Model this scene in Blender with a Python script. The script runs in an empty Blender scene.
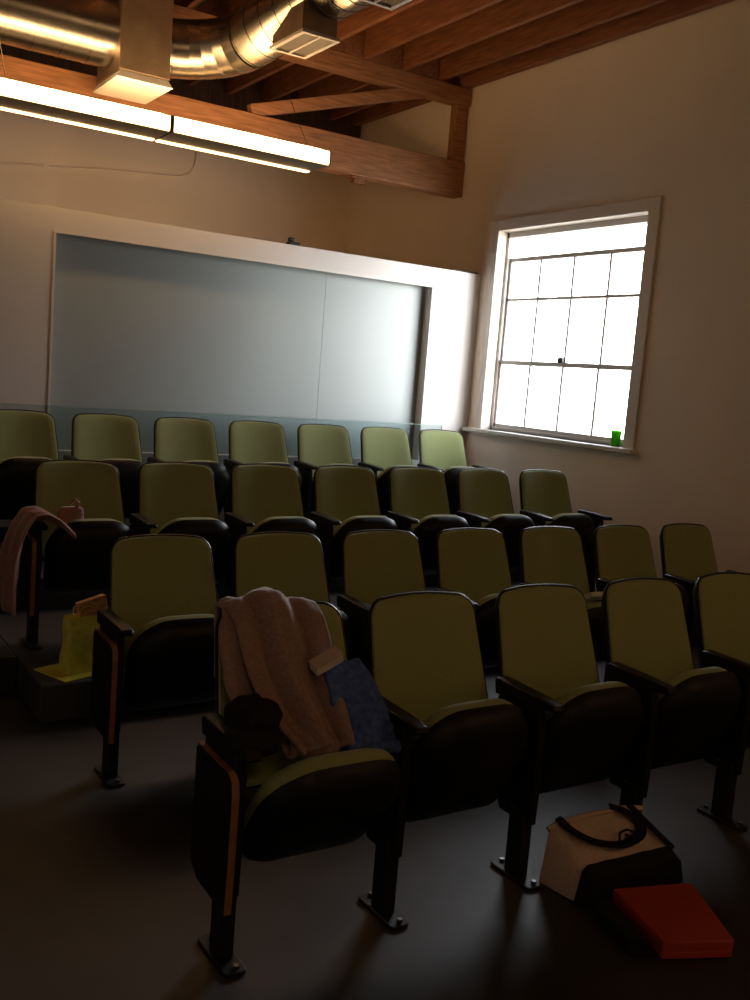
import bpy, bmesh, math, random
from mathutils import Vector, Matrix
random.seed(7)
S = bpy.context.scene
COL = S.collection
PI = math.pi

# ------------------------------------------------------------------ materials
def mat(name, color, rough=0.6, metal=0.0, spec=0.5, noise=None, bump=None, coat=0.0, sheen=0.0):
    m = bpy.data.materials.new(name); m.use_nodes = True
    nt = m.node_tree; b = nt.nodes['Principled BSDF']
    b.inputs['Base Color'].default_value = (*color, 1)
    b.inputs['Roughness'].default_value = rough
    b.inputs['Metallic'].default_value = metal
    b.inputs['Specular IOR Level'].default_value = spec
    b.inputs['Coat Weight'].default_value = coat
    b.inputs['Sheen Weight'].default_value = sheen
    tc = nt.nodes.new('ShaderNodeTexCoord')
    if noise:
        scale, amount, stretch = noise
        mp = nt.nodes.new('ShaderNodeMapping'); mp.inputs['Scale'].default_value = stretch
        nt.links.new(tc.outputs['Object'], mp.inputs['Vector'])
        n = nt.nodes.new('ShaderNodeTexNoise'); n.inputs['Scale'].default_value = scale
        n.inputs['Detail'].default_value = 6
        nt.links.new(mp.outputs['Vector'], n.inputs['Vector'])
        r = nt.nodes.new('ShaderNodeValToRGB')
        r.color_ramp.elements[0].position = 0.3; r.color_ramp.elements[1].position = 0.7
        r.color_ramp.elements[0].color = (*[c*(1-amount) for c in color], 1)
        r.color_ramp.elements[1].color = (*[min(1, c*(1+amount)) for c in color], 1)
        nt.links.new(n.outputs['Fac'], r.inputs['Fac'])
        nt.links.new(r.outputs['Color'], b.inputs['Base Color'])
    if bump:
        scale, strength, dist = bump
        n2 = nt.nodes.new('ShaderNodeTexNoise'); n2.inputs['Scale'].default_value = scale
        n2.inputs['Detail'].default_value = 4
        nt.links.new(tc.outputs['Object'], n2.inputs['Vector'])
        bp = nt.nodes.new('ShaderNodeBump'); bp.inputs['Strength'].default_value = strength
        bp.inputs['Distance'].default_value = dist
        nt.links.new(n2.outputs['Fac'], bp.inputs['Height'])
        nt.links.new(bp.outputs['Normal'], b.inputs['Normal'])
    return m

def emit(name, color, strength):
    m = bpy.data.materials.new(name); m.use_nodes = True
    nt = m.node_tree; nt.nodes.clear()
    e = nt.nodes.new('ShaderNodeEmission'); e.inputs['Color'].default_value = (*color, 1); e.inputs['Strength'].default_value = strength
    o = nt.nodes.new('ShaderNodeOutputMaterial'); nt.links.new(e.outputs[0], o.inputs[0])
    return m

def glass(name, tint, gloss=0.08, rough=0.02):
    m = bpy.data.materials.new(name); m.use_nodes = True
    nt = m.node_tree; nt.nodes.clear()
    t = nt.nodes.new('ShaderNodeBsdfTransparent'); t.inputs['Color'].default_value = (*tint, 1)
    g = nt.nodes.new('ShaderNodeBsdfGlossy'); g.inputs['Roughness'].default_value = rough
    f = nt.nodes.new('ShaderNodeFresnel'); f.inputs['IOR'].default_value = 1.45
    ma = nt.nodes.new('ShaderNodeMath'); ma.operation = 'MULTIPLY'; ma.inputs[1].default_value = gloss / 0.08
    mx = nt.nodes.new('ShaderNodeMixShader'); o = nt.nodes.new('ShaderNodeOutputMaterial')
    nt.links.new(f.outputs[0], ma.inputs[0]); nt.links.new(ma.outputs[0], mx.inputs[0])
    nt.links.new(t.outputs[0], mx.inputs[1]); nt.links.new(g.outputs[0], mx.inputs[2]); nt.links.new(mx.outputs[0], o.inputs[0])
    return m

M = {}
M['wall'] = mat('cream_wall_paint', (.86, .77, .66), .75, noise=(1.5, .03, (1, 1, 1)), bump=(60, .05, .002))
M['partition'] = mat('white_partition_paint', (.68, .635, .60), .6, bump=(80, .04, .002))
M['trim'] = mat('white_trim_paint', (.72, .68, .62), .45)
M['sash'] = mat('grey_sash_paint', (.55, .51, .48), .45)
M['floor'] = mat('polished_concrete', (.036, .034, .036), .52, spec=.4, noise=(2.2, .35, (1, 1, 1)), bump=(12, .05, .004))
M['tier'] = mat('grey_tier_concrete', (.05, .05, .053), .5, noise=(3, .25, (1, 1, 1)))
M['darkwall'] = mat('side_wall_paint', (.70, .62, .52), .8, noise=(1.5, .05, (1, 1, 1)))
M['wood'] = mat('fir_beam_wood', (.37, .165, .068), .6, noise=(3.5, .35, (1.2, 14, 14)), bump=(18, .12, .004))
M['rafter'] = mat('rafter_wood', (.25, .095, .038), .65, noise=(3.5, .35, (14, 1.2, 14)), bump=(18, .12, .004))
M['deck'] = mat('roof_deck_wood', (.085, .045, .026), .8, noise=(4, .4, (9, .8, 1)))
M['steel'] = mat('galvanized_steel', (.42, .40, .36), .25, metal=1.0, noise=(9, .10, (1, 1, 1)))
M['steelreflect'] = mat('galvanized_wood_reflection', (.36, .27, .19), .45, metal=.85, noise=(6, .2, (1, 1, 1)))  # base colour carries the brown reflection of the roof timber
M['registerframe'] = mat('register_enamel', (.62, .58, .52), .45)
M['registerdark'] = mat('register_louvre', (.07, .06, .05), .5)
M['diffuser'] = mat('white_diffuser_enamel', (.92, .90, .84), .5)
M['housing'] = mat('lamp_housing_enamel', (.14, .12, .09), .5)
M['lens'] = emit('lit_acrylic_lens', (1.0, .56, .22), 10)
M['lenstop'] = emit('lit_acrylic_top_lens', (1.0, .60, .27), 22)
M['addedlensfront'] = emit('added_lamp_lens_room', (1.0, .57, .25), 13)  # lens of the unseen lamps added behind the viewer
M['addedlensback'] = emit('added_lamp_lens_beyond', (1.0, .52, .17), 5)  # lens of the unseen lamp added beyond the partition
M['fabric'] = mat('olive_green_fabric', (.33, .375, .165), .9, spec=.2, sheen=.25, noise=(240, .12, (1, 1, 1)), bump=(500, .25, .001))
M['plastic'] = mat('black_plastic', (.008, .008, .009), .45, spec=.28, bump=(300, .04, .0006))
M['blackmetal'] = mat('black_powder_coat', (.012, .012, .013), .5, spec=.3)
M['chrome'] = mat('steel_bolt', (.16, .16, .16), .4, metal=1)
M['edgewood'] = mat('orange_ply_edge', (.30, .13, .07), .5, noise=(30, .2, (1, 1, 1)))
M['sweater'] = mat('mauve_brown_knit', (.33, .225, .205), .95, spec=.1, noise=(90, .18, (1, 1, 1)), bump=(260, .5, .002), sheen=.3)
M['scarf'] = mat('dusty_pink_cloth', (.36, .19, .16), .95, spec=.1, noise=(60, .15, (1, 1, 1)), bump=(200, .4, .002), sheen=.3)
M['denim'] = mat('blue_denim', (.08, .15, .46), .9, spec=.1, noise=(55, .35, (1, 1, 1)), bump=(220, .4, .0015))
M['blackcloth'] = mat('black_cloth', (.014, .013, .013), .85, spec=.2, bump=(120, .4, .002))
M['cream'] = mat('cream_canvas', (.62, .49, .41), .9, spec=.15, noise=(120, .1, (1, 1, 1)), bump=(260, .35, .0012))
M['redpvc'] = mat('red_folder_plastic', (.48, .055, .03), .5, noise=(3, .08, (1, 1, 1)))
M['paper'] = mat('white_paper', (.82, .78, .70), .7)
M['yellow'] = mat('yellow_paper', (.80, .70, .07), .75)
M['yellowbag'] = mat('yellow_green_bag', (.80, .80, .12), .6, noise=(14, .18, (1, 1, 1)), bump=(25, .5, .012))
M['orange'] = mat('orange_print_wrapper', (.80, .36, .14), .55, noise=(22, .45, (1, 1, 4)))
def cup_mat():
    m = bpy.data.materials.new('green_cup_plastic'); m.use_nodes = True
    nt = m.node_tree; nt.nodes.clear()
    d = nt.nodes.new('ShaderNodeBsdfDiffuse'); d.inputs['Color'].default_value = (.10, .42, .03, 1)
    t = nt.nodes.new('ShaderNodeBsdfTranslucent'); t.inputs['Color'].default_value = (.12, .55, .03, 1)
    x = nt.nodes.new('ShaderNodeMixShader'); x.inputs[0].default_value = .55
    o = nt.nodes.new('ShaderNodeOutputMaterial')
    nt.links.new(d.outputs[0], x.inputs[1]); nt.links.new(t.outputs[0], x.inputs[2]); nt.links.new(x.outputs[0], o.inputs[0])
    return m
M['cup'] = cup_mat()
def frosted():
    m = bpy.data.materials.new('frosted_glass'); m.use_nodes = True
    nt = m.node_tree; b = nt.nodes['Principled BSDF']
    b.inputs['Base Color'].default_value = (.30, .335, .325, 1)
    b.inputs['Roughness'].default_value = .42
    b.inputs['Specular IOR Level'].default_value = .5
    return m
M['frosted'] = frosted()
M['pane'] = glass('window_pane_glass', (.97, .98, .98), .05)
M['railglass'] = glass('clear_railing_glass', (.84, .91, .92), .10)
M['glassedge'] = mat('green_glass_edge', (.30, .45, .42), .3)

# ------------------------------------------------------------------ mesh helpers
def obj(name, bm, m, parent=None, smooth=True, bevel=0.0, seg=2):
    me = bpy.data.meshes.new(name)
    bmesh.ops.recalc_face_normals(bm, faces=bm.faces)
    bm.to_mesh(me); bm.free()
    o = bpy.data.objects.new(name, me); COL.objects.link(o)
    me.materials.append(M[m] if isinstance(m, str) else m)
    if smooth:
        for p in me.polygons: p.use_smooth = True
        me.set_sharp_from_angle(angle=math.radians(38))
    if bevel:
        md = o.modifiers.new('bevel', 'BEVEL'); md.width = bevel; md.segments = seg; md.limit_method = 'ANGLE'
        md.harden_normals = False
    if parent: o.parent = parent
    return o

def empty(name, loc, rz=0):
    o = bpy.data.objects.new(name, None); COL.objects.link(o)
    o.location = loc; o.rotation_euler = (0, 0, rz); o.empty_display_size = .1
    return o

def tag(o, label=None, cat=None, group=None, kind=None):
    if label: o['label'] = label
    if cat: o['category'] = cat
    if group: o['group'] = group
    if kind: o['kind'] = kind
    return o

def box(bm, x0, x1, y0, y1, z0, z1, mx=None):
    vs = [Vector(p) for p in ((x0,y0,z0),(x1,y0,z0),(x1,y1,z0),(x0,y1,z0),(x0,y0,z1),(x1,y0,z1),(x1,y1,z1),(x0,y1,z1))]
    if mx: vs = [mx @ v for v in vs]
    v = [bm.verts.new(p) for p in vs]
    for f in ((0,3,2,1),(4,5,6,7),(0,1,5,4),(1,2,6,5),(2,3,7,6),(3,0,4,7)): bm.faces.new([v[i] for i in f])
    return bm

def bx(*a, mx=None): return box(bmesh.new(), *a, mx=mx)

def rings(bm, loops, cap0=True, cap1=True, closed=True):
    R = [[bm.verts.new(p) for p in L] for L in loops]
    n = len(R[0])
    for a, b in zip(R, R[1:]):
        for i in range(n if closed else n-1):
            j = (i+1) % n
            try: bm.faces.new((a[i], a[j], b[j], b[i]))
            except ValueError: pass
    if cap0: bm.faces.new(R[0][::-1])
    if cap1: bm.faces.new(R[-1])
    return bm

def tube(bm, pts, r, n=10, cap=True):
    pts = [Vector(p) for p in pts]
    rr = r if isinstance(r, (list, tuple)) else [r]*len(pts)
    loops = []; up = None
    for i, p in enumerate(pts):
        t = (pts[min(i+1, len(pts)-1)] - pts[max(i-1, 0)]).normalized()
        if up is None:
            up = Vector((0, 0, 1)) if abs(t.z) < .9 else Vector((1, 0, 0))
        a = (up - t*up.dot(t)).normalized(); up = a
        b = t.cross(a)
        loops.append([p + (a*math.cos(k*2*PI/n) + b*math.sin(k*2*PI/n))*rr[i] for k in range(n)])
    return rings(bm, loops, cap, cap)

def cyl(bm, c, r, h, n=16, axis='z', r2=None):
    c = Vector(c); d = {'x': Vector((1,0,0)), 'y': Vector((0,1,0)), 'z': Vector((0,0,1))}[axis]
    return tube(bm, [c, c + d*h], [r, r2 if r2 is not None else r], n)

def arc(cx, cy, r, a0, a1, n):
    return [(cx + r*math.cos(a0+(a1-a0)*k/n), cy + r*math.sin(a0+(a1-a0)*k/n)) for k in range(n+1)]

def trapezoid(wb, wt, h, rb, rt, crown=0.0, n=6):
    """rounded trapezoid outline in (u,v): v=0 bottom width wb, v=h top width wt, a crowned top edge"""
    pts = arc(-wb/2+rb, rb, rb, PI, 1.5*PI, n) + arc(wb/2-rb, rb, rb, 1.5*PI, 2*PI, n)
    pts += [(wb/2 + (wt-wb)/2*k/5, rb+(h-rt-rb)*k/5) for k in range(1, 5)]
    pts += arc(wt/2-rt, h-rt, rt, 0, .5*PI, n)
    top = [(wt/2-rt - (wt-2*rt)*k/8, h) for k in range(1, 8)]
    pts += top + arc(-wt/2+rt, h-rt, rt, .5*PI, PI, n)
    pts += [(-wt/2 - (wb-wt)/2*k/5, h-rt-(h-rt-rb)*k/5) for k in range(1, 5)]
    out = []
    for u, v in pts:
        out.append((u, v + crown*(1-(2*u/wt)**2)*max(0, (v-h*.5)/(h*.5))))
    return out

def slab(outline, layers, fmap):
    """stack of inset copies of the outline: layers = [(inset, depth)...]; fmap(u,v,w) -> xyz"""
    us = [p[0] for p in outline]; vs = [p[1] for p in outline]
    cu, cv = (max(us)+min(us))/2, (max(vs)+min(vs))/2
    hu, hv = (max(us)-min(us))/2, (max(vs)-min(vs))/2
    loops = []
    for ins, d in layers:
        su, sv = max(.02, (hu-ins)/hu), max(.02, (hv-ins)/hv)
        loops.append([fmap(cu+(u-cu)*su, cv+(v-cv)*sv, d) for u, v in outline])
    return rings(bmesh.new(), loops)

# ------------------------------------------------------------------ room shell
XR = 5.6          # right wall inner face
YP = 7.14         # partition front face
YF = 9.64         # far wall
ZC = 4.66         # underside of the roof deck
XL, Y0 = -3.6, -4.0
WY0, WY1, WZ0, WZ1 = 5.20, 6.92, 1.275, 3.03      # window opening
T3, T4 = .175, .36                                # tier heights

def struct(name, bm, m, label, cat, **k):
    return tag(obj(name, bm, m, **k), label, cat, kind='structure')

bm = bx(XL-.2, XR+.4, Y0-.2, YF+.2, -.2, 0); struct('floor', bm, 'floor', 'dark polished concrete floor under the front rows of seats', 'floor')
bm = bmesh.new()
box(bm, 1.09, XR, 4.28, YF, 0, T3)
box(bm, 1.09, XR, 5.62, YF, T3, T4)
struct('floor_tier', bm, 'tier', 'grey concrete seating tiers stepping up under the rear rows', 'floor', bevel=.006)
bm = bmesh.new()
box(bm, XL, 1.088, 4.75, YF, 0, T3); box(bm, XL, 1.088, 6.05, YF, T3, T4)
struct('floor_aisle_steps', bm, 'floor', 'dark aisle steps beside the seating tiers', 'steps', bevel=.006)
# right wall with an opening
bm = bmesh.new(); W2 = XR+.16
box(bm, XR, W2, Y0-.2, WY0, 0, ZC); box(bm, XR, W2, WY1, YF+.2, 0, ZC)
box(bm, XR, W2, WY0, WY1, 0, WZ0); box(bm, XR, W2, WY0, WY1, WZ1, ZC)
struct('wall_right', bm, 'wall', 'cream painted right wall holding the bright window', 'wall', smooth=False)
bm = bmesh.new(); box(bm, XL-.2, W2, YF, YF+.2, 0, ZC)
box(bm, XL-.2, 2.32, YF-.09, YF, T4, ZC)
struct('wall_back', bm, 'wall', 'brownish far wall showing above the white partition', 'wall', smooth=False)
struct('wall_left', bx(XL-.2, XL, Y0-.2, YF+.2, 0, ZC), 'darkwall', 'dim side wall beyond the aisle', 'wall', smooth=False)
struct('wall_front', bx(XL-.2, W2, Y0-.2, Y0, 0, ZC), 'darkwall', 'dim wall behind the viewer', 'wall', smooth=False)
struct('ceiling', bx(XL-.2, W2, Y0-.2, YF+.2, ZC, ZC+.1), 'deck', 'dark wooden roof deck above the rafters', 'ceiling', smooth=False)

# partition with a recess for the frosted glass
bm = bmesh.new()
PX0, PX1, PZ0, PZ1, PT = 1.80, 5.07, .95, 2.50, 2.66
box(bm, XL, PX0, YP, YP+.22, T4, PT); box(bm, PX1, XR, YP, YP+.22, T4, PT)
box(bm, PX0, PX1, YP, YP+.22, PZ1, PT); box(bm, PX0, PX1, YP, YP+.22, T4, PZ0)
pt = struct('wall_partition', bm, 'partition', 'half-height white partition wall framing the frosted glass', 'wall', smooth=False)
bm = bmesh.new()
box(bm, PX0-.012, PX0+.004, YP-.006, YP+.1, PZ0, PZ1); box(bm, PX0-.012, PX1+.004, YP-.004, YP+.012, PZ1-.012, PZ1+.004)
struct('trim_1', bm, 'trim', 'thin pale bead edging the frosted glass recess', 'trim', smooth=False)
for k, (a, b) in enumerate(((PX0+.004, 4.0485), (4.0515, PX1))):
    o = obj('frosted_glass_panel', bx(a, b, YP+.105, YP+.118, PZ0, PZ1), 'frosted', smooth=False)
    tag(o, ('wide left pane of frosted grey glass, ending at the faint vertical seam', 'narrower right pane of frosted glass, beside the white end of the partition')[k], 'glass panel', 'frosted glass panes in the partition')

# ------------------------------------------------------------------ window
win = empty('window_1', (XR+.1, (WY0+WY1)/2, WZ0)); win['kind'] = 'structure'
win['label'] = 'bright multi-paned sash window in the cream right wall'; win['category'] = 'window'
def wpart(name, bm, m, **k):
    bmesh.ops.translate(bm, verts=bm.verts, vec=-Vector(win.location))
    return obj(name, bm, m, win, **k)
bm = bmesh.new()
for a in ((WY0-.11, WY0, WZ0-.02, WZ1+.1), (WY1, WY1+.075, WZ0-.02, WZ1+.1), (WY0, WY1, WZ1, WZ1+.1)):
    box(bm, XR-.022, XR+.002, a[0], a[1], a[2], a[3])
wpart('casing', bm, 'trim', smooth=False, bevel=.004)
wpart('sill', bx(XR-.075, XR+.10, WY0-.14, YP-.01, WZ0-.035, WZ0), 'trim', smooth=False, bevel=.006)
bm = bmesh.new(); gx = XR+.115
box(bm, gx-.03, gx+.04, WY0, WY0+.05, WZ0, WZ1); box(bm, gx-.03, gx+.04, WY1-.03, WY1, WZ0, WZ1)
box(bm, gx-.03, gx+.04, WY0, WY1, WZ1-.05, WZ1); box(bm, gx-.03, gx+.04, WY0, WY1, WZ0, WZ0+.03)
wpart('frame', bm, 'sash', smooth=False, bevel=.004)
ya, yb = WY0+.05, WY1-.03
def sash(z0, z1, xs, rails):
    bm = bmesh.new()
    for z, t in rails: box(bm, xs-.015, xs+.02, ya, yb, z-t/2, z+t/2)
    for y in (ya+.014, yb-.014): box(bm, xs-.015, xs+.02, y-.014, y+.014, z0, z1)
    o = wpart('sash', bm, 'sash', smooth=False, bevel=.003)
    for k in (1, 2, 3):
        y = ya+(yb-ya)*k/4
        bm = bx(xs-.01, xs+.015, y-.012, y+.012, z0, z1); bmesh.ops.translate(bm, verts=bm.verts, vec=-Vector(win.location))
        obj('muntin', bm, 'sash', o, smooth=False)
    bm = bx(xs+.002, xs+.006, ya, yb, z0, z1); bmesh.ops.translate(bm, verts=bm.verts, vec=-Vector(win.location))
    obj('pane', bm, 'pane', o, smooth=False)
    return o
low = sash(WZ0+.03, 1.885, gx, ((WZ0+.045, .03), (1.885, .04)))
up = sash(1.885, 2.79, gx+.012, ((2.44, .024), (2.79, .036)))
bm = bx(gx-.035, gx-.012, 6.06, 6.12, 1.90, 1.945); bmesh.ops.translate(bm, verts=bm.verts, vec=-Vector(win.location))
obj('sash_lock', bm, 'blackmetal', low, bevel=.006)
wpart('transom_pane', bx(gx+.004, gx+.008, ya, yb, 2.80, WZ1-.05), 'pane', smooth=False)

# the cup on the sill
cup = empty('plastic_cup', (XR+.035, 5.325, WZ0))
tag(cup, 'small green plastic cup standing on the window sill', 'cup')
prof = [(.030, 0), (.031, .002), (.041, .118), (.043, .120), (.040, .121), (.029, .004)]
bm = bmesh.new()
rings(bm, [[Vector((r*math.cos(k*PI/12), r*math.sin(k*PI/12), z)) for k in range(24)] for r, z in prof])
obj('cup_wall', bm, 'cup', cup)
bm = bmesh.new()
rings(bm, [[Vector((r*math.cos(k*PI/12), r*math.sin(k*PI/12), z)) for k in range(24)] for r, z in ((.0405, .116), (.0445, .117), (.0445, .123), (.0405, .124))], False, False)
obj('rim', bm, 'cup', cup)

# ------------------------------------------------------------------ roof timber
YT = 7.53
tr = empty('roof_truss', (XR, YT, 3.39))
tag(tr, 'brown timber roof truss spanning the room above the partition', 'truss')
def tpart(name, bm, m='wood', p=tr, **k):
    bmesh.ops.translate(bm, verts=bm.verts, vec=-Vector(p.location)); return obj(name, bm, m, p, smooth=False, **k)
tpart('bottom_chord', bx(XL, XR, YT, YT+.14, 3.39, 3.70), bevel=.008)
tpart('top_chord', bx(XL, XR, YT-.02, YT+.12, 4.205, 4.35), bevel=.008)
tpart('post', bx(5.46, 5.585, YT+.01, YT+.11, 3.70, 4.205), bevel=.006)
def bar(x0, z0, x1, z1, t, y0, y1):
    d = Vector((x1-x0, 0, z1-z0)); L = d.length; a = math.atan2(d.z, d.x)
    mx = Matrix.Translation((x0, 0, z0)) @ Matrix.Rotation(-a, 4, 'Y')
    return bx(0, L, y0, y1, -t/2, t/2, mx=mx)
tpart('brace', bar(3.42, 3.725, 5.28, 4.295, .10, YT+.02, YT+.10), bevel=.006)
tag(obj('trim_2', bx(XL, XR, YF-.16, YF-.1, 4.16, ZC-.002), 'deck', smooth=False), 'dark board added along the top of the far wall to darken the roof space', 'board', kind='structure')  # added to keep the roof space behind the truss dark
raf_words = ('against the right wall', 'second from the right wall', 'third from the right wall', 'fourth from the right wall', 'fifth from the right wall',
             'sixth from the right wall', 'seventh from the right wall')
raf_x = [5.52, 5.23, 4.83, 4.43, 4.03, 3.63, 3.23]
for k, x in enumerate(raf_x):
    w = .08 if k == 0 else .045
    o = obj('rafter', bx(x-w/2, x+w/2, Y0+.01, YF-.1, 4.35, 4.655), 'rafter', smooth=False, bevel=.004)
    tag(o, 'brown wooden ceiling rafter, ' + raf_words[k], 'rafter', 'rafters under the roof deck')
for k, x in enumerate((2.83, 2.50, 2.065, 1.63, 1.23)):
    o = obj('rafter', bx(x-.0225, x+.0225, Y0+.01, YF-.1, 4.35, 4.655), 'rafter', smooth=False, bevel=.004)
    tag(o, 'brown wooden ceiling rafter above the round ducts, ' + ('first left of the long duct', 'second from the long duct', 'third from the long duct', 'fourth from the long duct', 'fifth from the long duct')[k], 'rafter', 'rafters under the roof deck')
for k, (xa, xb) in enumerate(((4.865-.01, 5.2), (4.46, 4.80), (4.06, 4.40), (3.66, 4.0))):
    o = obj('blocking_board', bx(xa, xb, YT-.03, YT+.02, 4.352, 4.63), 'rafter', smooth=False, bevel=.003)
    tag(o, 'short wooden block between rafters on the truss, ' + ('nearest the right wall', 'second from the right wall', 'third from the right wall', 'beside the ceiling register')[k], 'board', 'blocking between the rafters')
for k, x in enumerate((1.62, 2.01, 4.42)):
    b = empty('beam_bracket', (x, YT+.02, 3.39))
    tag(b, 'small dark bracket under the timber beam, ' + ('leftmost one below the lamp', 'second one below the lamp', 'right of the lamp end')[k], 'bracket', 'brackets under the beam')
    obj('clamp', bx(-.01, .15, 0, .08, -.018, -.0005), 'rafter', b, smooth=False, bevel=.004)
    obj('pad', bx(.01, .12, .005, .07, -.06, -.018), 'rafter', b, smooth=False, bevel=.006)

# cable on the far wall
cab = [(1.2, YF-.105, 3.27), (1.913, YF-.105, 3.308), (2.25, YF-.105, 3.35), (2.36, YF-.014, 3.37), (2.9, YF-.014, 3.44), (3.45, YF-.014, 3.485), (3.62, YF-.014, 3.50),
       (3.73, YF-.014, 3.55), (3.78, YF-.014, 3.65), (3.79, YF-.014, 3.85), (3.79, YF-.014, 4.3)]
tag(obj('wall_conduit', tube(bmesh.new(), cab, .012, 8), 'wall'), 'thin pale conduit bending upward on the far wall', 'conduit')
# objects on the partition ledge
b = empty('ledge_clip', (3.70, YP+.06, PT)); tag(b, 'small dark clip sitting on the partition ledge', 'clip')
obj('base', bx(-.055, .055, -.03, .03, 0, .03), 'blackmetal', b, smooth=False, bevel=.006)
obj('jaw', bx(-.05, -.005, -.02, .02, .03, .06, mx=Matrix.Rotation(.12, 4, 'Y')), 'blackmetal', b, smooth=False, bevel=.006)
b = tag(obj('ledge_strip', bx(5.3, 5.59, YP+.04, YP+.16, PT, PT+.018), 'blackmetal', smooth=False, bevel=.004), 'flat dark strip on the partition ledge at the right wall', 'strip')

# ------------------------------------------------------------------ duct work
du = empty('air_duct', (2.29, 7.10, 3.55))
tag(du, 'galvanized round air duct with a square drop box and ceiling registers', 'duct')
R = .20; AZ = 3.89; AY = 7.10
def dpart(name, bm, m='steel', p=du, **k):
    bmesh.ops.translate(bm, verts=bm.verts, vec=-Vector(du.location)); return obj(name, bm, m, p, **k)
def ribbed(pts, r, step=.145, n=28, rib=.0045):
    """duct tube with standing seams every step"""
    pts = [Vector(p) for p in pts]; P = []; RR = []
    for a, b in zip(pts, pts[1:]):
        L = (b-a).length; m = max(1, round(L/step))
        for k in range(m):
            for f, e in ((0, 0), (.004, rib), (.055, rib), (.059, 0), (.996, 0)):
                P.append(a.lerp(b, (k+f)/m)); RR.append(r+e)
    P.append(pts[-1]); RR.append(r)
    return tube(bmesh.new(), P, RR, n)
dpart('left_run', ribbed([(-1.2, AY, AZ), (2.13, AY, AZ)], .235, .19))
bm = bmesh.new()
box(bm, 2.11, 2.47, 6.85, 7.38, 3.60, 4.63)
dpart('drop_box', bm, 'steelreflect', smooth=False, bevel=.006)
bm = bmesh.new()
z1, z2 = 3.545, 3.60
l = [[(2.09, 6.83, z1), (2.49, 6.83, z1), (2.49, 7.40, z1), (2.09, 7.40, z1)], [(2.12, 6.86, z2), (2.46, 6.86, z2), (2.46, 7.37, z2), (2.12, 7.37, z2)]]
rings(bm, [[Vector(p) for p in q] for q in l])
df = dpart('diffuser', bm, 'diffuser', smooth=False, bevel=.004)
bm = bx(2.11, 2.47, 6.85, 7.38, z1-.006, z1+.001); bmesh.ops.translate(bm, verts=bm.verts, vec=-Vector(du.location)); obj('lip', bm, 'diffuser', df, smooth=False)
# elbow: gored, from +x to -y
C0 = Vector((2.47, AY, AZ)); er = .46
pts = [C0, C0+Vector((.06, 0, 0))]
for k in range(1, 6):
    a = k/5*(PI/2-.07)
    pts.append(C0 + Vector((.06+er*math.sin(a), -er*(1-math.cos(a)), .016*k)))
P = []; RR = []
for a, b in zip(pts, pts[1:]):
    for f, e in ((0, 0), (.004, .003), (.07, .003), (.074, 0), (.996, 0)): P.append(a.lerp(b, f)); RR.append(R+e)
P.append(pts[-1]); RR.append(R+.007)
dpart('elbow', tube(bmesh.new(), P, RR, 28))
E0 = pts[-1]
dpart('long_run', ribbed([E0, (3.16, 5.95, 4.13), (3.17, 4.8, 4.14), (3.20, 2.6, 4.14)], R, .145))
def register(x0, x1, y0, y1, z, yb0, yb1, xbox):
    bm = bx(xbox, x1-.015, yb0, yb1, z+.02, z+.20)
    bo = dpart('register_box', bm, 'steelreflect', smooth=False, bevel=.004)
    bm = bmesh.new(); t = .028
    box(bm, x0, x1, y0, y0+t, z, z+.02); box(bm, x0, x1, y1-t, y1, z, z+.02)
    box(bm, x0, x0+t, y0+t, y1-t, z, z+.02); box(bm, x1-t, x1, y0+t, y1-t, z, z+.02)
    xm = (x0+x1)/2; box(bm, xm-.008, xm+.008, y0+t, y1-t, z, z+.02)
    bmesh.ops.translate(bm, verts=bm.verts, vec=-Vector(du.location)); obj('grille_frame', bm, 'registerframe', bo, smooth=False)
    bm = bmesh.new()
    n = 10
    for k in range(n):
        x = x0+t+(x1-x0-2*t)*(k+.5)/n
        box(bm, -.009, .009, y0+t, y1-t, -.001, .001, mx=Matrix.Translation((x, 0, z+.012)) @ Matrix.Rotation(.6, 4, 'Y'))
    bmesh.ops.translate(bm, verts=bm.verts, vec=-Vector(du.location)); obj('louvres', bm, 'registerdark', bo, smooth=False)
register(2.955, 3.235, 5.82, 6.30, 3.80, 5.85, 6.28, 2.965)
register(2.955, 3.235, 4.88, 5.22, 3.84, 4.90, 5.2, 2.965)

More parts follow.
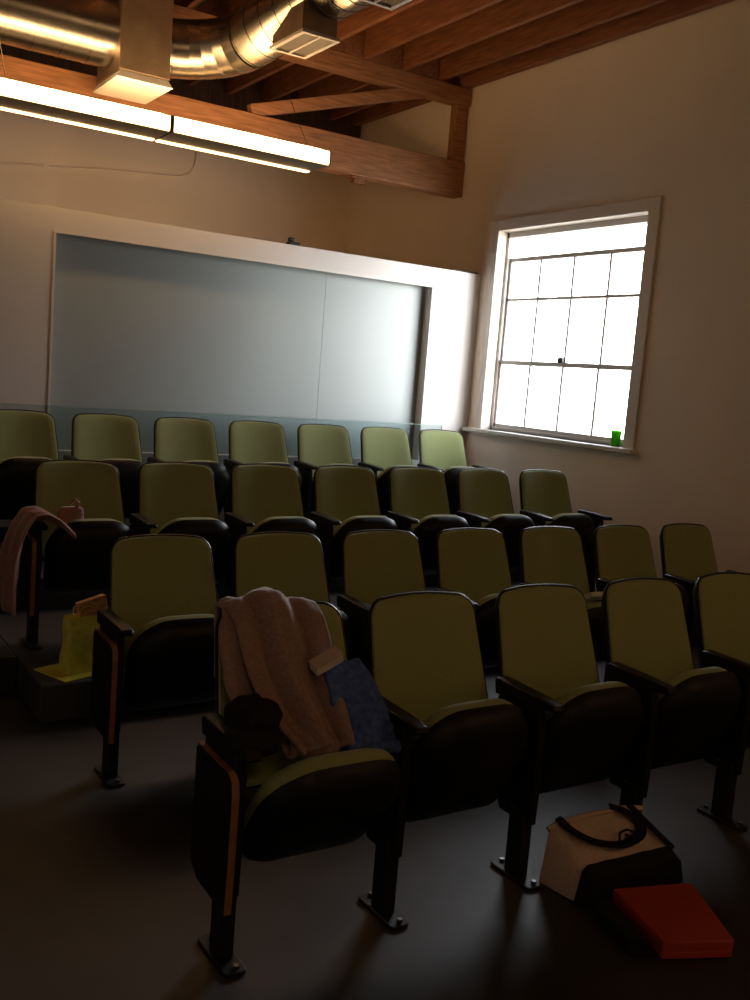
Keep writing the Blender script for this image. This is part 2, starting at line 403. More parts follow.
# ------------------------------------------------------------------ pendant lamps
def lamp(x0, x1, label, yc=6.68, z0=3.18, grp='linear pendant lamps in a line', lens='lens', hang=True):
    o = empty('pendant_lamp', ((x0+x1)/2, yc, z0)); tag(o, label, 'lamp', grp)
    def p(name, bm, m, **k):
        bmesh.ops.translate(bm, verts=bm.verts, vec=-Vector(o.location)); return obj(name, bm, m, o, **k)
    def prof(pts, a, b): return rings(bmesh.new(), [[Vector((x, yc+y, z0+z)) for y, z in pts] for x in (a, b)])
    p('housing', prof([(-.165, -.003), (.150, -.003), (.150, .003), (.115, .006), (.115, .10), (.06, .125), (-.06, .125), (-.115, .10), (-.115, .006), (-.165, .003)], x0+.004, x1-.004), 'housing', smooth=False)
    for s in (-1, 1):
        dz = -.010 if s > 0 else .004
        q = arc(s*.145, .018, .018, PI*1.5-s*PI*.5*0, PI*1.5, 1)
        pts = [(s*.118, dz), (s*.165, dz), (s*.176, dz+.006), (s*.18, dz+.016), (s*.18, .088), (s*.175, .098), (s*.165, .102), (s*.118, .102)]
        if s > 0: pts = pts[::-1]
        p('lens', prof(pts, x0+.012, x1-.012), lens, smooth=False)
        p('end_cap', prof([(s*.116, -.002), (s*.182, -.002), (s*.182, .104), (s*.116, .104)], x0, x0+.011), 'housing', smooth=False)
        p('end_cap', prof([(s*.116, -.002), (s*.182, -.002), (s*.182, .104), (s*.116, .104)], x1-.011, x1), 'housing', smooth=False)
    p('top_lens', prof([(-.055, .1255), (.055, .1255), (.055, .132), (-.055, .132)], x0+.02, x1-.02), 'lenstop' if lens == 'lens' else lens, smooth=False)
    for xx in ((x0+.2,) if x0 < 2 else (x1-.09,)) if hang else ():
        p('suspension_cable', tube(bmesh.new(), [(xx, yc, z0+.12), (xx+.02, yc+(.8 if 6 < yc < 7 else 0), 4.21 if 6 < yc < 7 else ZC)], .0028, 6), 'steel')
    return o
lamp(2.378, 3.60, 'long lit pendant lamp on the right, ending in front of the bare beam')
lamp(-.6, .62, 'unseen lamp added behind the viewer on the left to light the room', -1.4, 3.1, 'added lamps behind the viewer', 'addedlensfront')  # unseen, added to lift the chair fronts
lamp(3.4, 4.62, 'unseen lamp added behind the viewer on the right to light the room', -.9, 3.1, 'added lamps behind the viewer', 'addedlensfront')  # unseen, added to brighten the right wall and chair fronts
wl = lamp(2.6, 3.82, 'unseen lamp added on the far side of the white partition to light the far wall', YP+.46, 2.30, 'added lamps beyond the partition', 'addedlensback', False)  # unseen, added to light the far wall above the partition
obj('wall_bracket', bx(-.1, .1, -.245, -.10, .02, .09), 'housing', wl, smooth=False)
lamp(1.15, 2.372, 'long lit pendant lamp on the left, below the square duct drop')

# ------------------------------------------------------------------ chairs
RECL = math.radians(17)
BB = Vector((0, .175, .393))                       # bottom front of the backrest
ub = Vector((0, math.sin(RECL), math.cos(RECL))); nb = Vector((0, -math.cos(RECL), math.sin(RECL)))   # nb faces the sitter
def bmap(u, v, w): return BB + Vector((u, 0, 0)) + ub*v + nb*(w + .70*u*u - .028)
HG = Vector((0, .105, .243))                      # hinge line of the tip-up seat
def seat_map(deg):
    t = math.radians(deg)
    us = Vector((0, -math.cos(t), math.sin(t))); ns = Vector((0, math.sin(t), math.cos(t)))
    return lambda u, v, w: HG + Vector((u, 0, 0)) + us*v + ns*w

def shape(name, bm, m, parent, **k): return obj(name, bm, m, parent, **k)

def arm_bm(x):
    prof = [(-.125, .610), (-.13, .620), (-.12, .632), (-.03, .640), (.08, .643), (.165, .645), (.178, .635), (.17, .585), (.10, .59), (-.0, .604), (-.09, .606)]
    bm = bmesh.new()
    L = []
    for sx, ins in ((-.026, .012), (-.023, .004), (-.014, 0), (.014, 0), (.023, .004), (.026, .012)):
        cy = .03; cz = .622
        L.append([Vector((x+sx, cy+(y-cy)*(1-ins*3), cz+(z-cz)*(1-ins*16))) for y, z in prof])
    return rings(bm, L)
def standard_bm(x):
    bm = bmesh.new()
    prof = [(-.055, .20), (-.062, .50), (-.05, .607), (.15, .607), (.185, .50), (.185, .36), (.10, .20)]
    return rings(bm, [[Vector((x+sx, y, z)) for y, z in prof] for sx in (-.018, .018)])
def leg_bm(x): return bx(x-.022, x+.022, -.034, .040, .012, .24)
def foot_bm(x):
    pts = trapezoid(.07, .07, .21, .02, .02)
    return rings(bmesh.new(), [[Vector((x+u, v-.105, z)) for u, v in pts] for z in (0, .012)])
def hinge_bm(x): return cyl(bmesh.new(), (x-.02, .11, .33), .035, .04, 14, 'x')

def side_set(parent, x):
    st = shape('standard', standard_bm(x), 'plastic', parent, bevel=.006)
    shape('armrest', arm_bm(x), 'plastic', parent)
    lg = shape('leg', leg_bm(x), 'blackmetal', parent, bevel=.004)
    ft = shape('foot_plate', foot_bm(x), 'blackmetal', lg, smooth=False, bevel=.003)
    for y in (-.082, .084):
        shape('bolt', cyl(bmesh.new(), (x+.008, y, .012), .009, .009, 8), 'chrome', lg)
    shape('hinge', hinge_bm(x), 'blackmetal', st)

def seat(t, deg):
    fm = seat_map(deg)
    o3 = trapezoid(.43, .465, .425, .05, .15, .012, n=9)
    sh = slab(o3, [(.16, -.085), (.10, -.080), (.05, -.066), (.018, -.042), (.003, -.012), (.0, .006), (.006, .010), (.02, .010)], fm)
    shape('seat_shell', sh, 'plastic', t)
    o4 = [(u, v+.008) for u, v in trapezoid(.415, .450, .408, .05, .145, .012, n=9)]
    pd = slab(o4, [(.012, .004), (.0, .012), (.0, .034), (.008, .052), (.026, .064), (.06, .072), (.13, .076)], fm)
    shape('seat_pad', pd, 'fabric', t)

def make_chair():
    t = empty('auditorium_chair', (0, 0, 0))
    # back shell and pad
    o1 = trapezoid(.508, .452, .525, .05, .060, .024)
    sh = slab(o1, [(.21, -.042), (.14, -.042), (.08, -.040), (.055, -.036), (.026, -.022), (.010, -.006), (.002, .006), (.0, .012), (.003, .017), (.008, .018), (.012, .012), (.06, .004), (.13, .002), (.21, .002)], bmap)
    shape('back_shell', sh, 'plastic', t)
    o2 = [(u, v+.010) for u, v in trapezoid(.492, .436, .506, .045, .052, .024)]
    pd = slab(o2, [(.195, .006), (.15, .006), (.10, .006), (.05, .006), (.004, .006), (.0, .012), (.0, .018), (.004, .025), (.014, .030), (.05, .033), (.10, .034), (.15, .034), (.195, .034)], bmap)
    shape('back_pad', pd, 'fabric', t)
    seat(t, 66)
    side_set(t, -.28)
    return t
proto = make_chair()
def copy_tree(o, parent=None):
    c = o.copy(); COL.objects.link(c)
    if parent: c.parent = parent
    for ch in list(o.children): copy_tree(ch, c)
    return c
kids = {}
def end_panel(t, x=-.305):
    prof = [(-.068, .165), (-.072, .30), (-.074, .50), (-.068, .535), (-.045, .552), (.165, .560), (.18, .55), (.18, .215), (.13, .175)]
    p = shape('end_panel', rings(bmesh.new(), [[Vector((x+sx, y, z)) for y, z in prof] for sx in (-.010, .010)]), 'plastic', t, bevel=.003)
    q = [Vector((x, y, z)) for y, z in [(-.070, .168), (-.075, .30), (-.077, .50), (-.070, .538), (-.046, .556), (.168, .563)]]
    bm = bmesh.new()
    L = []
    for i, c in enumerate(q):
        tdir = (q[min(i+1, len(q)-1)]-q[max(i-1, 0)]).normalized()
        nrm = Vector((0, -tdir.z, tdir.y)) if True else None
        if nrm.z < 0 and i >= 4: nrm = -nrm
        L.append([c+Vector((-.0105, 0, 0)), c+Vector((.0105, 0, 0)), c+Vector((.0105, 0, 0))+nrm*.004, c+Vector((-.0105, 0, 0))+nrm*.004])
    rings(bm, L)
    shape('wood_edge', bm, 'edgewood', p, smooth=False)

ORD = ['first', 'second', 'third', 'fourth', 'fifth', 'sixth', 'seventh', 'eighth']
ROWS = [('front', 1.392, 2.325, 0.0, 5, 'front row chairs'),
        ('second', 1.479, 3.615, 0.0, 7, 'second row chairs'),
        ('third', 1.484, 4.94, T3, 7, 'third row chairs'),
        ('back', 1.445, 6.17, T4, 7, 'back row chairs')]
SPECIAL = {('front', 0): 'green auditorium chair with a brown sweater draped over its back',
           ('front', 1): 'green front-row chair right beside the one holding the sweater and denim',
           ('front', 2): 'green front-row chair directly above the cream tote bag on the floor',
           ('front', 3): 'green front-row chair, fourth from the aisle, just right of the tote bag',
           ('front', 4): 'green front-row chair cut off by the right edge of the photo',
           ('second', 0): 'green aisle-end chair beside the yellow bag, wood-edged panel at its side',
           ('second', 6): 'green second-row chair closest to the bare right wall',
           ('third', 0): 'green aisle-end chair with a pink scarf over its armrest',
           ('third', 6): 'green third-row chair under the window with a free armrest at its right',
           ('back', 0): 'green back-row chair at the left end, in front of the brown wall',
           ('back', 6): 'brightly lit green back-row chair at the right end, nearest the window'}
CH = {}
first = True
for row, x0, y, z, n, grp in ROWS:
    for i in range(n):
        c = proto if first else copy_tree(proto); first = False
        c.location = (x0+(.545 if row == 'front' else .56)*i, y, z)
        if row == 'back': where = 'along the glass railing'
        else: where = 'counting from the aisle'
        lab = SPECIAL.get((row, i), 'green auditorium chair, %s of the %s row %s' % (ORD[i], row, where))
        c.scale = (.985, 1, 1.02) if row == 'front' else (1, 1, 1)
        tag(c, lab, 'chair', grp); CH[(row, i)] = c
for key, deg in ((('front', 0), 50), (('second', 4), 50)):   # seats with things on them sit lower
    for ch in list(CH[key].children):
        if ch.name.startswith('seat_'): bpy.data.objects.remove(ch)
    seat(CH[key], deg)
for row, x0, y, z, n, grp in ROWS:
    end_panel(CH[(row, 0)])
    side_set(CH[(row, n-1)], .28)

# ------------------------------------------------------------------ glass railing behind the back row
rl = empty('glass_railing', (3.0, 6.76, T4)); tag(rl, 'clear low glass railing behind the back row of chairs', 'railing')
def rpart(name, bm, m, **k):
    bmesh.ops.translate(bm, verts=bm.verts, vec=-Vector(rl.location)); return obj(name, bm, m, rl, **k)
for a, b in ((-.6, 1.38), (1.39, 3.2), (3.21, 5.02)):
    g = rpart('glass_pane', bx(a, b, 6.755, 6.767, T4+.03, 1.292), 'railglass', smooth=False)
    bm = bx(a, b, 6.754, 6.768, 1.292, 1.296); bmesh.ops.translate(bm, verts=bm.verts, vec=-Vector(rl.location)); obj('polished_edge', bm, 'glassedge', g, smooth=False)
rpart('base_shoe', bx(-.6, 5.02, 6.735, 6.787, T4, T4+.10), 'blackmetal', smooth=False, bevel=.004)

# ------------------------------------------------------------------ soft things
def noise2(a, b, seed=0):
    return (math.sin(a*1.7+seed)*math.cos(b*2.3+seed*1.3) + .5*math.sin(a*3.9+b*2.1+seed*2.1) + .3*math.cos(b*5.3-a*2.7+seed))/1.8
def sheet(name, fn, nu, nv, m, thick, parent=None, sub=1, off=0):
    bm = bmesh.new()
    V = [[bm.verts.new(fn(i/(nu-1), j/(nv-1))) for i in range(nu)] for j in range(nv)]
    for j in range(nv-1):
        for i in range(nu-1): bm.faces.new((V[j][i], V[j][i+1], V[j+1][i+1], V[j+1][i]))
    me = bpy.data.meshes.new(name); bm.to_mesh(me); bm.free()
    o = bpy.data.objects.new(name, me); COL.objects.link(o); me.materials.append(M[m])
    for p in me.polygons: p.use_smooth = True
    s = o.modifiers.new('solid', 'SOLIDIFY'); s.thickness = thick; s.offset = off
    if sub:
        d = o.modifiers.new('sub', 'SUBSURF'); d.levels = sub; d.render_levels = sub
    if parent: o.parent = parent
    return o
def poly(path, t):
    L = [0]
    for a, b in zip(path, path[1:]): L.append(L[-1]+(Vector(b)-Vector(a)).length)
    s = t*L[-1]
    for k in range(len(path)-1):
        if s <= L[k+1] or k == len(path)-2:
            f = (s-L[k])/(L[k+1]-L[k]); return Vector(path[k]).lerp(Vector(path[k+1]), min(1, f))
def lump(name, c, size, m, parent=None, amp=.18, seed=0, n=28, rz=0, power=2.4, flat=-1):
    """a puffy closed blob with creases, superellipsoid based"""
    bm = bmesh.new(); loops = []
    def sp(v, p): return math.copysign(abs(v)**(2/p), v)
    for j in range(1, n//2):
        th = -PI/2 + PI*j/(n//2); ring = []
        for i in range(n):
            ph = 2*PI*i/n
            d = Vector((sp(math.cos(th), power)*sp(math.cos(ph), power), sp(math.cos(th), power)*sp(math.sin(ph), power), sp(math.sin(th), power)))
            k = 1 + amp*noise2(ph*2+th, th*3+math.cos(ph), seed)
            v = Vector((d.x*size[0]*k, d.y*size[1]*k, max(flat*size[2], d.z*size[2]*k)))
            v.rotate(Matrix.Rotation(rz, 3, 'Z'))
            ring.append(Vector(c)+v)
        loops.append(ring)
    rings(bm, loops)
    o = obj(name, bm, m, parent)
    d = o.modifiers.new('sub', 'SUBSURF'); d.levels = 1; d.render_levels = 1
    return o

C0x, C0y = CH[('front', 0)].location.x, CH[('front', 0)].location.y
# brown sweater over the back of the front aisle chair
sw = empty('sweater', (C0x-.08, C0y+.10, .60)); tag(sw, 'mauve-brown knit sweater draped over the back of a front-row chair', 'sweater')
def loc(v, o): return Vector(v)-Vector(o.location)
path = [(0, C0y+.375, .70), (0, C0y+.385, .86), (0, C0y+.37, .925), (0, C0y+.32, .944), (0, C0y+.255, .914), (0, C0y+.20, .85), (0, C0y+.145, .765), (0, C0y+.08, .69), (0, C0y+.0, .635), (0, C0y-.075, .602)]
def sweater(u, v):
    p = poly(path, v)
    front = max(0, min(1, (v-.30)/.70))
    xc = C0x-.036 + .0*front
    w = (.325 - .165*front + .035*math.sin(front*PI))*(.86+.14*min(1, v/.33))
    x = xc + (u-.5)*w + .010*math.sin(v*7+u*2)
    fold = .023*math.sin(u*13+v*2.6+.5*math.sin(v*6)) + .007*math.sin(u*27-v*5)
    fold *= .35+.65*min(1, v*1.6)
    nrm = Vector((0, -.8, .6)) if front > 0 else Vector((0, .5, 1))
    edge = -.035*(abs(u-.5)*2)**3*(1-.8*front)
    hump = .022*math.exp(-((u-.35)/.25)**2)*math.exp(-((v-.36)/.12)**2)
    return loc(p + Vector((x, 0, 0)) + nrm*(fold+.016) + Vector((0, 0, edge+hump)), sw)
sheet('knit_body', sweater, 40, 46, 'sweater', .016, sw)
def sleeve(u, v):
    pth = [(C0x-.165, C0y+.29, .935), (C0x-.195, C0y+.225, .86), (C0x-.195, C0y+.17, .75), (C0x-.175, C0y+.12, .66), (C0x-.14, C0y+.07, .60)]
    p = poly(pth, v); a = u*2*PI
    r = .044+.012*math.sin(v*PI) + .004*math.sin(v*19+u*5)
    return loc(p+Vector((math.cos(a)*r*.8, math.sin(a)*r*.55, math.sin(a)*r*.35)), sw)
sheet('sleeve', sleeve, 20, 26, 'sweater', .006, sw)
def cuff(u, v):
    pth = [(C0x-.12, C0y-.01, .600), (C0x-.05, C0y-.055, .607), (C0x+.01, C0y-.06, .607)]
    p = poly(pth, v); a = u*2*PI; r = .026 + .005*math.sin(v*19)
    return loc(p+Vector((0, math.cos(a)*r, math.sin(a)*r)), sw)
sheet('cuff', cuff, 18, 18, 'sweater', .006, sw)

# blue denim bundle leaning on the backrest
dn = empty('denim_jacket', (C0x+.15, C0y+.08, .62)); tag(dn, 'folded blue denim garment leaning beside the sweater on the chair', 'clothes')
def denim(u, v):
    # v 0 top -> 1 bottom
    w = .135+.095*v
    xc = C0x+.118+.050*v
    x = xc+(u-.5)*w + .012*math.sin(v*5)*(u-.5)
    y = C0y+.135-.155*v - .018*math.sin(u*PI) - .010*math.sin(u*8+v*5)
    z = .805-.24*v + .012*math.sin(u*5+1)*(1-v) + .006*noise2(u*6, v*7, 3)
    return loc((x, y-.025*math.sin(v*PI), z), dn)
sheet('front_panel', denim, 22, 24, 'denim', .030, dn, off=1)
def hem(u, v):
    x = C0x+.06+.21*v; a = u*2*PI; r = .018+.003*math.sin(v*17)
    return loc((x, C0y-.03+math.cos(a)*r, .575-.02*v+math.sin(a)*r), dn)
sheet('rolled_hem', hem, 16, 18, 'denim', .005, dn)
bk = empty('booklet', (C0x+.052, C0y+.085, .800), 0)
tag(bk, 'small cream booklet poking out between the sweater and the denim', 'book')
mx = Matrix.Rotation(-.42, 4, 'Y') @ Matrix.Rotation(.30, 4, 'X')
obj('page_block', bx(-.045, .05, -.012, .03, -.016, .013, mx=mx), 'paper', bk, smooth=False, bevel=.002)
obj('cover', bx(-.046, .051, -.014, .032, .013, .016, mx=mx), 'cream', bk, smooth=False)

# black bag over the armrest of the front aisle chair
bb = empty('black_bag', (C0x-.215, C0y+.03, .63)); tag(bb, 'slouched black bag on the seat corner beside the wood-edged end panel', 'bag')
lump('bag_body', (.015, .02, .045), (.075, .085, .060), 'blackcloth', bb, .22, 2.0, 24, .2)
lump('bag_flap', (-.02, -.06, .012), (.085, .07, .035), 'blackcloth', bb, .25, 4.0, 20, -.2)
obj('strap', tube(bmesh.new(), [(.05, .07, .085), (.02, .02, .108), (-.02, -.04, .085), (-.05, -.09, .02)], .010, 8), 'blackcloth', bb)

# pink scarf and pouch on the third row aisle chair
D0 = CH[('third', 0)].location
sf = empty('scarf', (D0.x-.30, D0.y, D0.z+.66)); sf.location.z -= .02; tag(sf, 'dusty pink scarf hanging over an armrest at the left edge', 'scarf')
pth2 = [(D0.x-.15, D0.y-.03, D0.z+.60), (D0.x-.21, D0.y-.05, D0.z+.655), (D0.x-.27, D0.y-.05, D0.z+.685), (D0.x-.33, D0.y-.05, D0.z+.675), (D0.x-.385, D0.y-.07, D0.z+.60), (D0.x-.42, D0.y-.08, D0.z+.48), (D0.x-.44, D0.y-.08, D0.z+.34), (D0.x-.445, D0.y-.08, D0.z+.22)]
def scarf(u, v):
    p = poly(pth2, v)
    w = .24+.20*v
    f = .016*math.sin(u*15+v*3)*(.4+v)
    return loc(p+Vector((-f*.9 if v > .5 else 0, (u-.5)*w, (f if v <= .5 else 0)+.006)), sf)
sheet('cloth', scarf, 30, 34, 'scarf', .010, sf)
def scarf2(u, v):
    pth = [(D0.x-.33, D0.y-.09, D0.z+.675), (D0.x-.26, D0.y-.125, D0.z+.68), (D0.x-.18, D0.y-.135, D0.z+.635), (D0.x-.12, D0.y-.13, D0.z+.575)]
    p = poly(pth, v); a = u*2*PI; r = .022-.008*v
    return loc(p+Vector((0, math.cos(a)*r, math.sin(a)*r)), sf)
sheet('twisted_end', scarf2, 14, 18, 'scarf', .004, sf)
po = empty('pouch', (D0.x-.11, D0.y+.01, D0.z+.585)); tag(po, 'small pinkish pouch on the seat beside the scarf', 'pouch')
lump('pouch_body', (0, 0, .06), (.068, .035, .062), 'scarf', po, .10, 1.5, 24, .1, 3.5)
lump('pouch_flap', (.0, -.012, .105), (.062, .030, .020), 'scarf', po, .12, 5.5, 20, .1, 3)
obj('tassel', tube(bmesh.new(), [(.02, -.03, .12), (.03, -.035, .15), (.01, -.03, .165), (-.01, -.02, .14)], .009, 8), 'scarf', po)

# yellow paper and bag on the tier edge
pa = tag(obj('paper_sheet', rings(bmesh.new(), [[Vector(p) for p in ((1.112, 4.52, z), (1.20, 4.29, z), (1.50, 4.41, z), (1.41, 4.64, z))] for z in (T3+.001, T3+.005)]), 'yellow', smooth=False),
         'flat yellow sheet lying under the upright bag on the step edge', 'paper')
yb = empty('paper_bag', (1.315, 4.45, T3+.006), .25); tag(yb, 'upright yellow-green bag beside the second-row aisle chair', 'bag')
def bag_side():
    L = []
    for k in range(13):
        t = k/12; z = .265*t
        w, d = .098-.008*t+.004*math.sin(t*9), .060-.024*t
        ring = []
        for i in range(28):
            a = 2*PI*i/28
            cx = math.copysign(abs(math.cos(a))**.45, math.cos(a))*w; cy = math.copysign(abs(math.sin(a))**.45, math.sin(a))*d
            q = .006*noise2(a*2, t*6, 2)*(1 if 0 < k else 0)
            ring.append(Vector((cx+q, cy+q, z)))
        L.append(ring)
    return rings(bmesh.new(), L, True, False)
obj('bag_wall', bag_side(), 'yellowbag', yb)
for s in (-1, 1):
    bm = tube(bmesh.new(), [(-.04, s*.026, .25), (-.035, s*.03, .30), (0, s*.03, .315), (.035, s*.03, .30), (.04, s*.026, .25)], .004, 6)
    obj('handle', bm, 'yellowbag', yb)
mx = Matrix.Translation((1.365, 4.445, .44)) @ Matrix.Rotation(.25, 4, 'Z') @ Matrix.Rotation(-.16, 4, 'Y')
og = empty('snack_carton', (1.335, 4.44, .47)); tag(og, 'orange printed carton sticking out of the yellow-green bag', 'carton')
mx2 = Matrix.Rotation(.25, 4, 'Z') @ Matrix.Rotation(-.20, 4, 'Y')
obj('carton_body', bx(-.055, .09, -.018, .018, -.05, .05, mx=mx2), 'orange', og, smooth=False, bevel=.003)
obj('carton_flap', bx(-.055, .09, -.019, -.016, .036, .052, mx=mx2), 'orange', og, smooth=False)

# book on a second-row seat
S4 = CH[('second', 4)].location
wb = empty('book', (S4.x-.02, S4.y-.115, .612)); tag(wb, 'thin white book resting on a second-row seat edge, seen between two front chairs', 'book')
mx = Matrix.Rotation(-.45, 4, 'X')
obj('pages', bx(-.09, .09, -.05, .06, 0, .022, mx=mx), 'paper', wb, smooth=False)
obj('cover', bx(-.092, .092, -.052, .062, .022, .025, mx=mx), 'paper', wb, smooth=False)

# ------------------------------------------------------------------ tote bag and red folder on the floor
tb = empty('tote_bag', (2.55, 2.22, 0)); tag(tb, 'cream canvas tote with black base and handles lying on the floor', 'bag')
P00, P10, P11, P01 = Vector((2.275, 2.075, 0)), Vector((2.715, 2.05, 0)), Vector((2.72, 2.245, 0)), Vector((2.25, 2.255, 0))
def quad(u, v): return (P00*(1-u)+P10*u)*(1-v) + (P01*(1-u)+P11*u)*v
def pillow_bm(v0, v1, h0, h1, nu=22, nv=16, wob=.008, grow=0.0):
    bm = bmesh.new(); T = []; B = []
    for j in range(nv+1):
        vv = v0+(v1-v0)*j/nv; rt = []; rb = []
        for i in range(nu+1):
            u = i/nu; p = quad(-grow+u*(1+2*grow), vv)
            e = min(1, min(u, 1-u)/.10); e = math.sqrt(max(0, 1-(1-e)**2))
            h = (h0+(h1-h0)*j/nv)
            z = h*(.10+.90*e) + wob*noise2(u*9, vv*8, 1)*e
            rt.append(bm.verts.new((p.x, p.y, z))); rb.append(bm.verts.new((p.x, p.y, .003)))
        T.append(rt); B.append(rb)
    for j in range(nv):
        for i in range(nu):
            bm.faces.new((T[j][i], T[j][i+1], T[j+1][i+1], T[j+1][i])); bm.faces.new((B[j][i], B[j+1][i], B[j+1][i+1], B[j][i+1]))
    for j in range(nv):
        bm.faces.new((T[j][0], T[j+1][0], B[j+1][0], B[j][0])); bm.faces.new((T[j][nu], B[j][nu], B[j+1][nu], T[j+1][nu]))
    for i in range(nu):
        bm.faces.new((T[0][i], B[0][i], B[0][i+1], T[0][i+1])); bm.faces.new((T[nv][i], T[nv][i+1], B[nv][i+1], B[nv][i]))
    bmesh.ops.translate(bm, verts=bm.verts, vec=-Vector(tb.location))
    return bm
obj('canvas_body', pillow_bm(.10, 1.0, .105, .205), 'cream', tb)
obj('black_base', pillow_bm(-.06, .16, .10, .126, nv=8, wob=.003, grow=.012), 'blackcloth', tb)
def on(u, v, dz=0.0):
    p = quad(u, v); h = .105+(.205-.105)*(v-.1)/.9
    return Vector((p.x, p.y, h+.016+dz))-Vector(tb.location)
def band(pts, w, th, m, name):
    P = []
    for k in range(len(pts)-1):
        for s in range(4): P.append(pts[k].lerp(pts[k+1], s/4))
    P.append(pts[-1])
    for _ in range(3): P = [P[0]]+[(P[i-1]+P[i]*2+P[i+1])/4 for i in range(1, len(P)-1)]+[P[-1]]
    L = []
    for i, p in enumerate(P):
        t = (P[min(i+1, len(P)-1)]-P[max(i-1, 0)]).normalized(); s = t.cross(Vector((0, 0, 1))).normalized()*w/2; n = Vector((0, 0, th/2))
        L.append([p-s-n, p+s-n, p+s+n, p-s+n])
    return obj(name, rings(bmesh.new(), L), m, tb, smooth=False)
band([on(.12, 1.0), on(.14, .72, .006), on(.27, .42, .008), on(.5, .28, .008), on(.73, .38, .008), on(.80, .62, .006), on(.73, .88, .004), on(.64, 1.0)], .036, .008, 'blackcloth', 'handle')
band([on(.82, 1.0), on(.85, .72), on(.89, .42), on(.94, .10)], .026, .008, 'blackcloth', 'handle')
obj('cord', tube(bmesh.new(), [on(.50, .40), on(.54, .50, .008), on(.62, .52, .01), on(.68, .46, .006), on(.64, .42, .004), on(.58, .46, .006)], .004, 7), 'blackcloth', tb)
obj('top_hem', tube(bmesh.new(), [on(.03, .98, -.03), on(.12, .985, -.015), on(.3, .985, -.012), on(.5, .985, -.012), on(.8, .985, -.014), on(.97, .98, -.03)], .010, 8), 'cream', tb)

rf = empty('red_folder', (2.45, 1.84, 0)); tag(rf, 'flat red zip folder lying on the floor in front of the tote', 'folder')
Q = [Vector(p) for p in ((2.283, 1.749, 0), (2.495, 1.66, 0), (2.655, 1.955, 0), (2.37, 2.04, 0))]
def qring(z, g):
    c = sum(Q, Vector())/4
    out = []
    for i in range(4):
        a, b = Q[i], Q[(i+1) % 4]; pr = Q[i-1]
        for f in (.06, .02):
            out.append(a+(pr-a)*f)
        for f in (.02, .06): out.append(a+(b-a)*f)
    return [c+(p-c)*g+Vector((0, 0, z))-Vector(rf.location) for p in out]
obj('lower_cover', rings(bmesh.new(), [qring(.002, .97), qring(.006, 1.0), qring(.024, 1.0)]), 'redpvc', rf, smooth=False)
obj('zip_band', rings(bmesh.new(), [qring(.024, .985), qring(.034, .985)]), 'redpvc', rf, smooth=False)
obj('upper_cover', rings(bmesh.new(), [qring(.034, 1.0), qring(.054, 1.0), qring(.060, .985)]), 'redpvc', rf, smooth=False)
bl = empty('laptop_sleeve', (2.40, 1.92, 0)); 
tag(bl, 'black padded sleeve on the floor along the side of the red folder', 'bag')
obj('sleeve_body', rings(bmesh.new(), [[Vector(p)-Vector(bl.location) for p in ((2.20, 1.80, z), (2.262, 1.765, z), (2.345, 2.03, z), (2.285, 2.045, z))] for z in (.002, .045)]), 'blackcloth', bl, smooth=False, bevel=.01)
obj('zip_pull', cyl(bmesh.new(), (-.165, -.14, .047), .008, .004, 10), 'blackmetal', bl)

# ------------------------------------------------------------------ light
w = bpy.data.worlds.new('World'); S.world = w; w.use_nodes = True
wt = w.node_tree; bg = wt.nodes['Background']; bg.inputs['Strength'].default_value = 30.0
tcw = wt.nodes.new('ShaderNodeTexCoord'); sp = wt.nodes.new('ShaderNodeSeparateXYZ'); mr = wt.nodes.new('ShaderNodeMapRange')
mr.inputs['From Min'].default_value = -1; mr.inputs['From Max'].default_value = 1
rw = wt.nodes.new('ShaderNodeValToRGB'); e = rw.color_ramp.elements
e[0].position = 0.0; e[0].color = (.20, .19, .18, 1); e[1].position = 1.0; e[1].color = (.20, .24, .30, 1)
for ps, cl in ((.47, (.45, .43, .41, 1)), (.52, (.98, .98, 1.0, 1)), (.62, (.98, .98, 1.0, 1)), (.78, (.34, .38, .44, 1))):
    q = e.new(ps); q.color = cl
wt.links.new(tcw.outputs['Generated'], sp.inputs[0]); wt.links.new(sp.outputs['Z'], mr.inputs['Value'])
wt.links.new(mr.outputs['Result'], rw.inputs['Fac']); wt.links.new(rw.outputs['Color'], bg.inputs['Color'])
ma = wt.nodes.new('ShaderNodeMapRange'); ma.inputs['From Min'].default_value = -1; ma.inputs['From Max'].default_value = 1   # sunlit side of the sky
wt.links.new(sp.outputs['Y'], ma.inputs['Value'])
rs = wt.nodes.new('ShaderNodeValToRGB'); e = rs.color_ramp.elements; rs.color_ramp.interpolation = 'EASE'
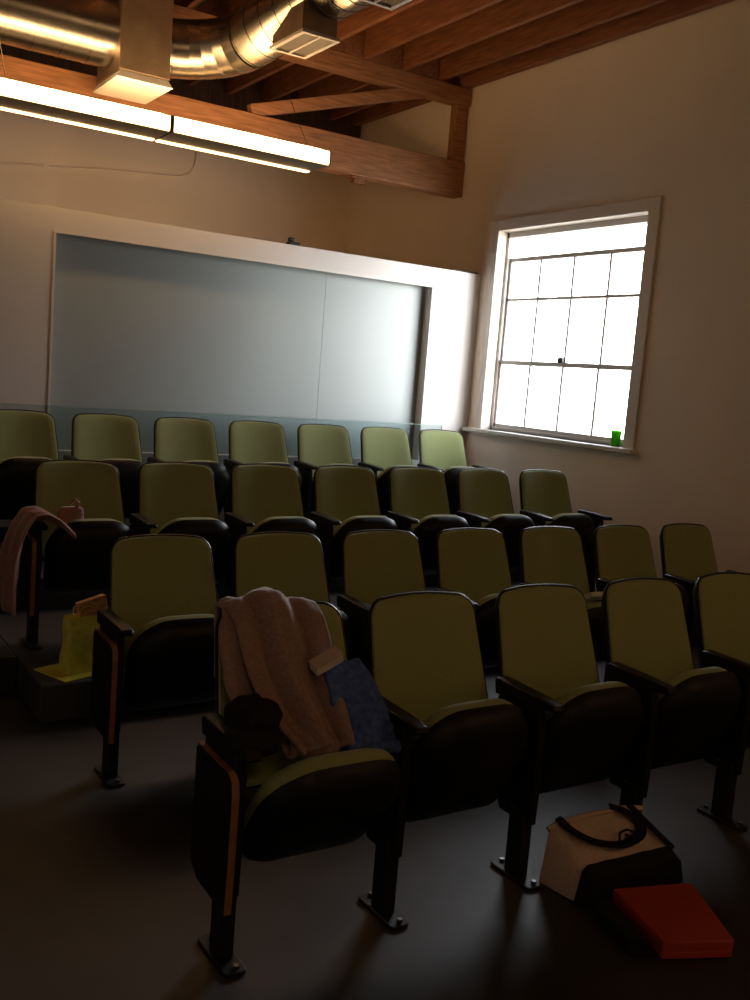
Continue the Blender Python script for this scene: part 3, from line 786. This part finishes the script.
e[0].position = .03; e[0].color = (1, 1, 1, 1); e[1].position = .34; e[1].color = (.10, .10, .10, 1)
for ps, v in ((.55, .10), (.80, .45), (1.0, .45)):
    q = e.new(ps); q.color = (v, v, v, 1)
wt.links.new(ma.outputs['Result'], rs.inputs['Fac'])
mu = wt.nodes.new('ShaderNodeMath'); mu.operation = 'MULTIPLY'; mu.inputs[1].default_value = 85.0
wt.links.new(rs.outputs['Color'], mu.inputs[0]); wt.links.new(mu.outputs[0], bg.inputs['Strength'])
pl = bpy.data.lights.new('window_portal', 'AREA'); pl.shape = 'RECTANGLE'; pl.size = WZ1-WZ0; pl.size_y = WY1-WY0
pl.cycles.is_portal = True
po_ = bpy.data.objects.new('window_portal', pl); COL.objects.link(po_)
po_.location = (XR+.19, (WY0+WY1)/2, (WZ0+WZ1)/2); po_.rotation_euler = (0, math.radians(90), 0)

# ------------------------------------------------------------------ camera
yaw, pitch, roll, F = 0.576413842, 0.124087596, 0.0790888773, 970.69
f = Vector((math.sin(yaw)*math.cos(pitch), math.cos(yaw)*math.cos(pitch), -math.sin(pitch)))
r = Vector((math.cos(yaw), -math.sin(yaw), 0)); d = f.cross(r)
c_, s_ = math.cos(roll), math.sin(roll)
r2 = r*c_ - d*s_; d2 = r*s_ + d*c_
cam = bpy.data.cameras.new('camera'); co = bpy.data.objects.new('camera', cam); COL.objects.link(co)
rot = Matrix((r2, -d2, -f)).transposed()
co.matrix_world = Matrix.Translation((0, 0, 1.65)) @ rot.to_4x4()
cam.sensor_fit = 'VERTICAL'; cam.sensor_height = 36; cam.sensor_width = 27; cam.lens = F/1000*36
cam.clip_start = .05
S.camera = co
S.view_settings.view_transform = 'Standard'; S.view_settings.look = 'None'
S.view_settings.exposure = 0.15; S.view_settings.gamma = 1.0; S.view_settings.use_curve_mapping = False
S.cycles.use_denoising = True
S.cycles.max_bounces = 10; S.cycles.diffuse_bounces = 6; S.cycles.transparent_max_bounces = 12
S.cycles.caustics_reflective = False; S.cycles.caustics_refractive = False
S.cycles.sample_clamp_indirect = 6.0
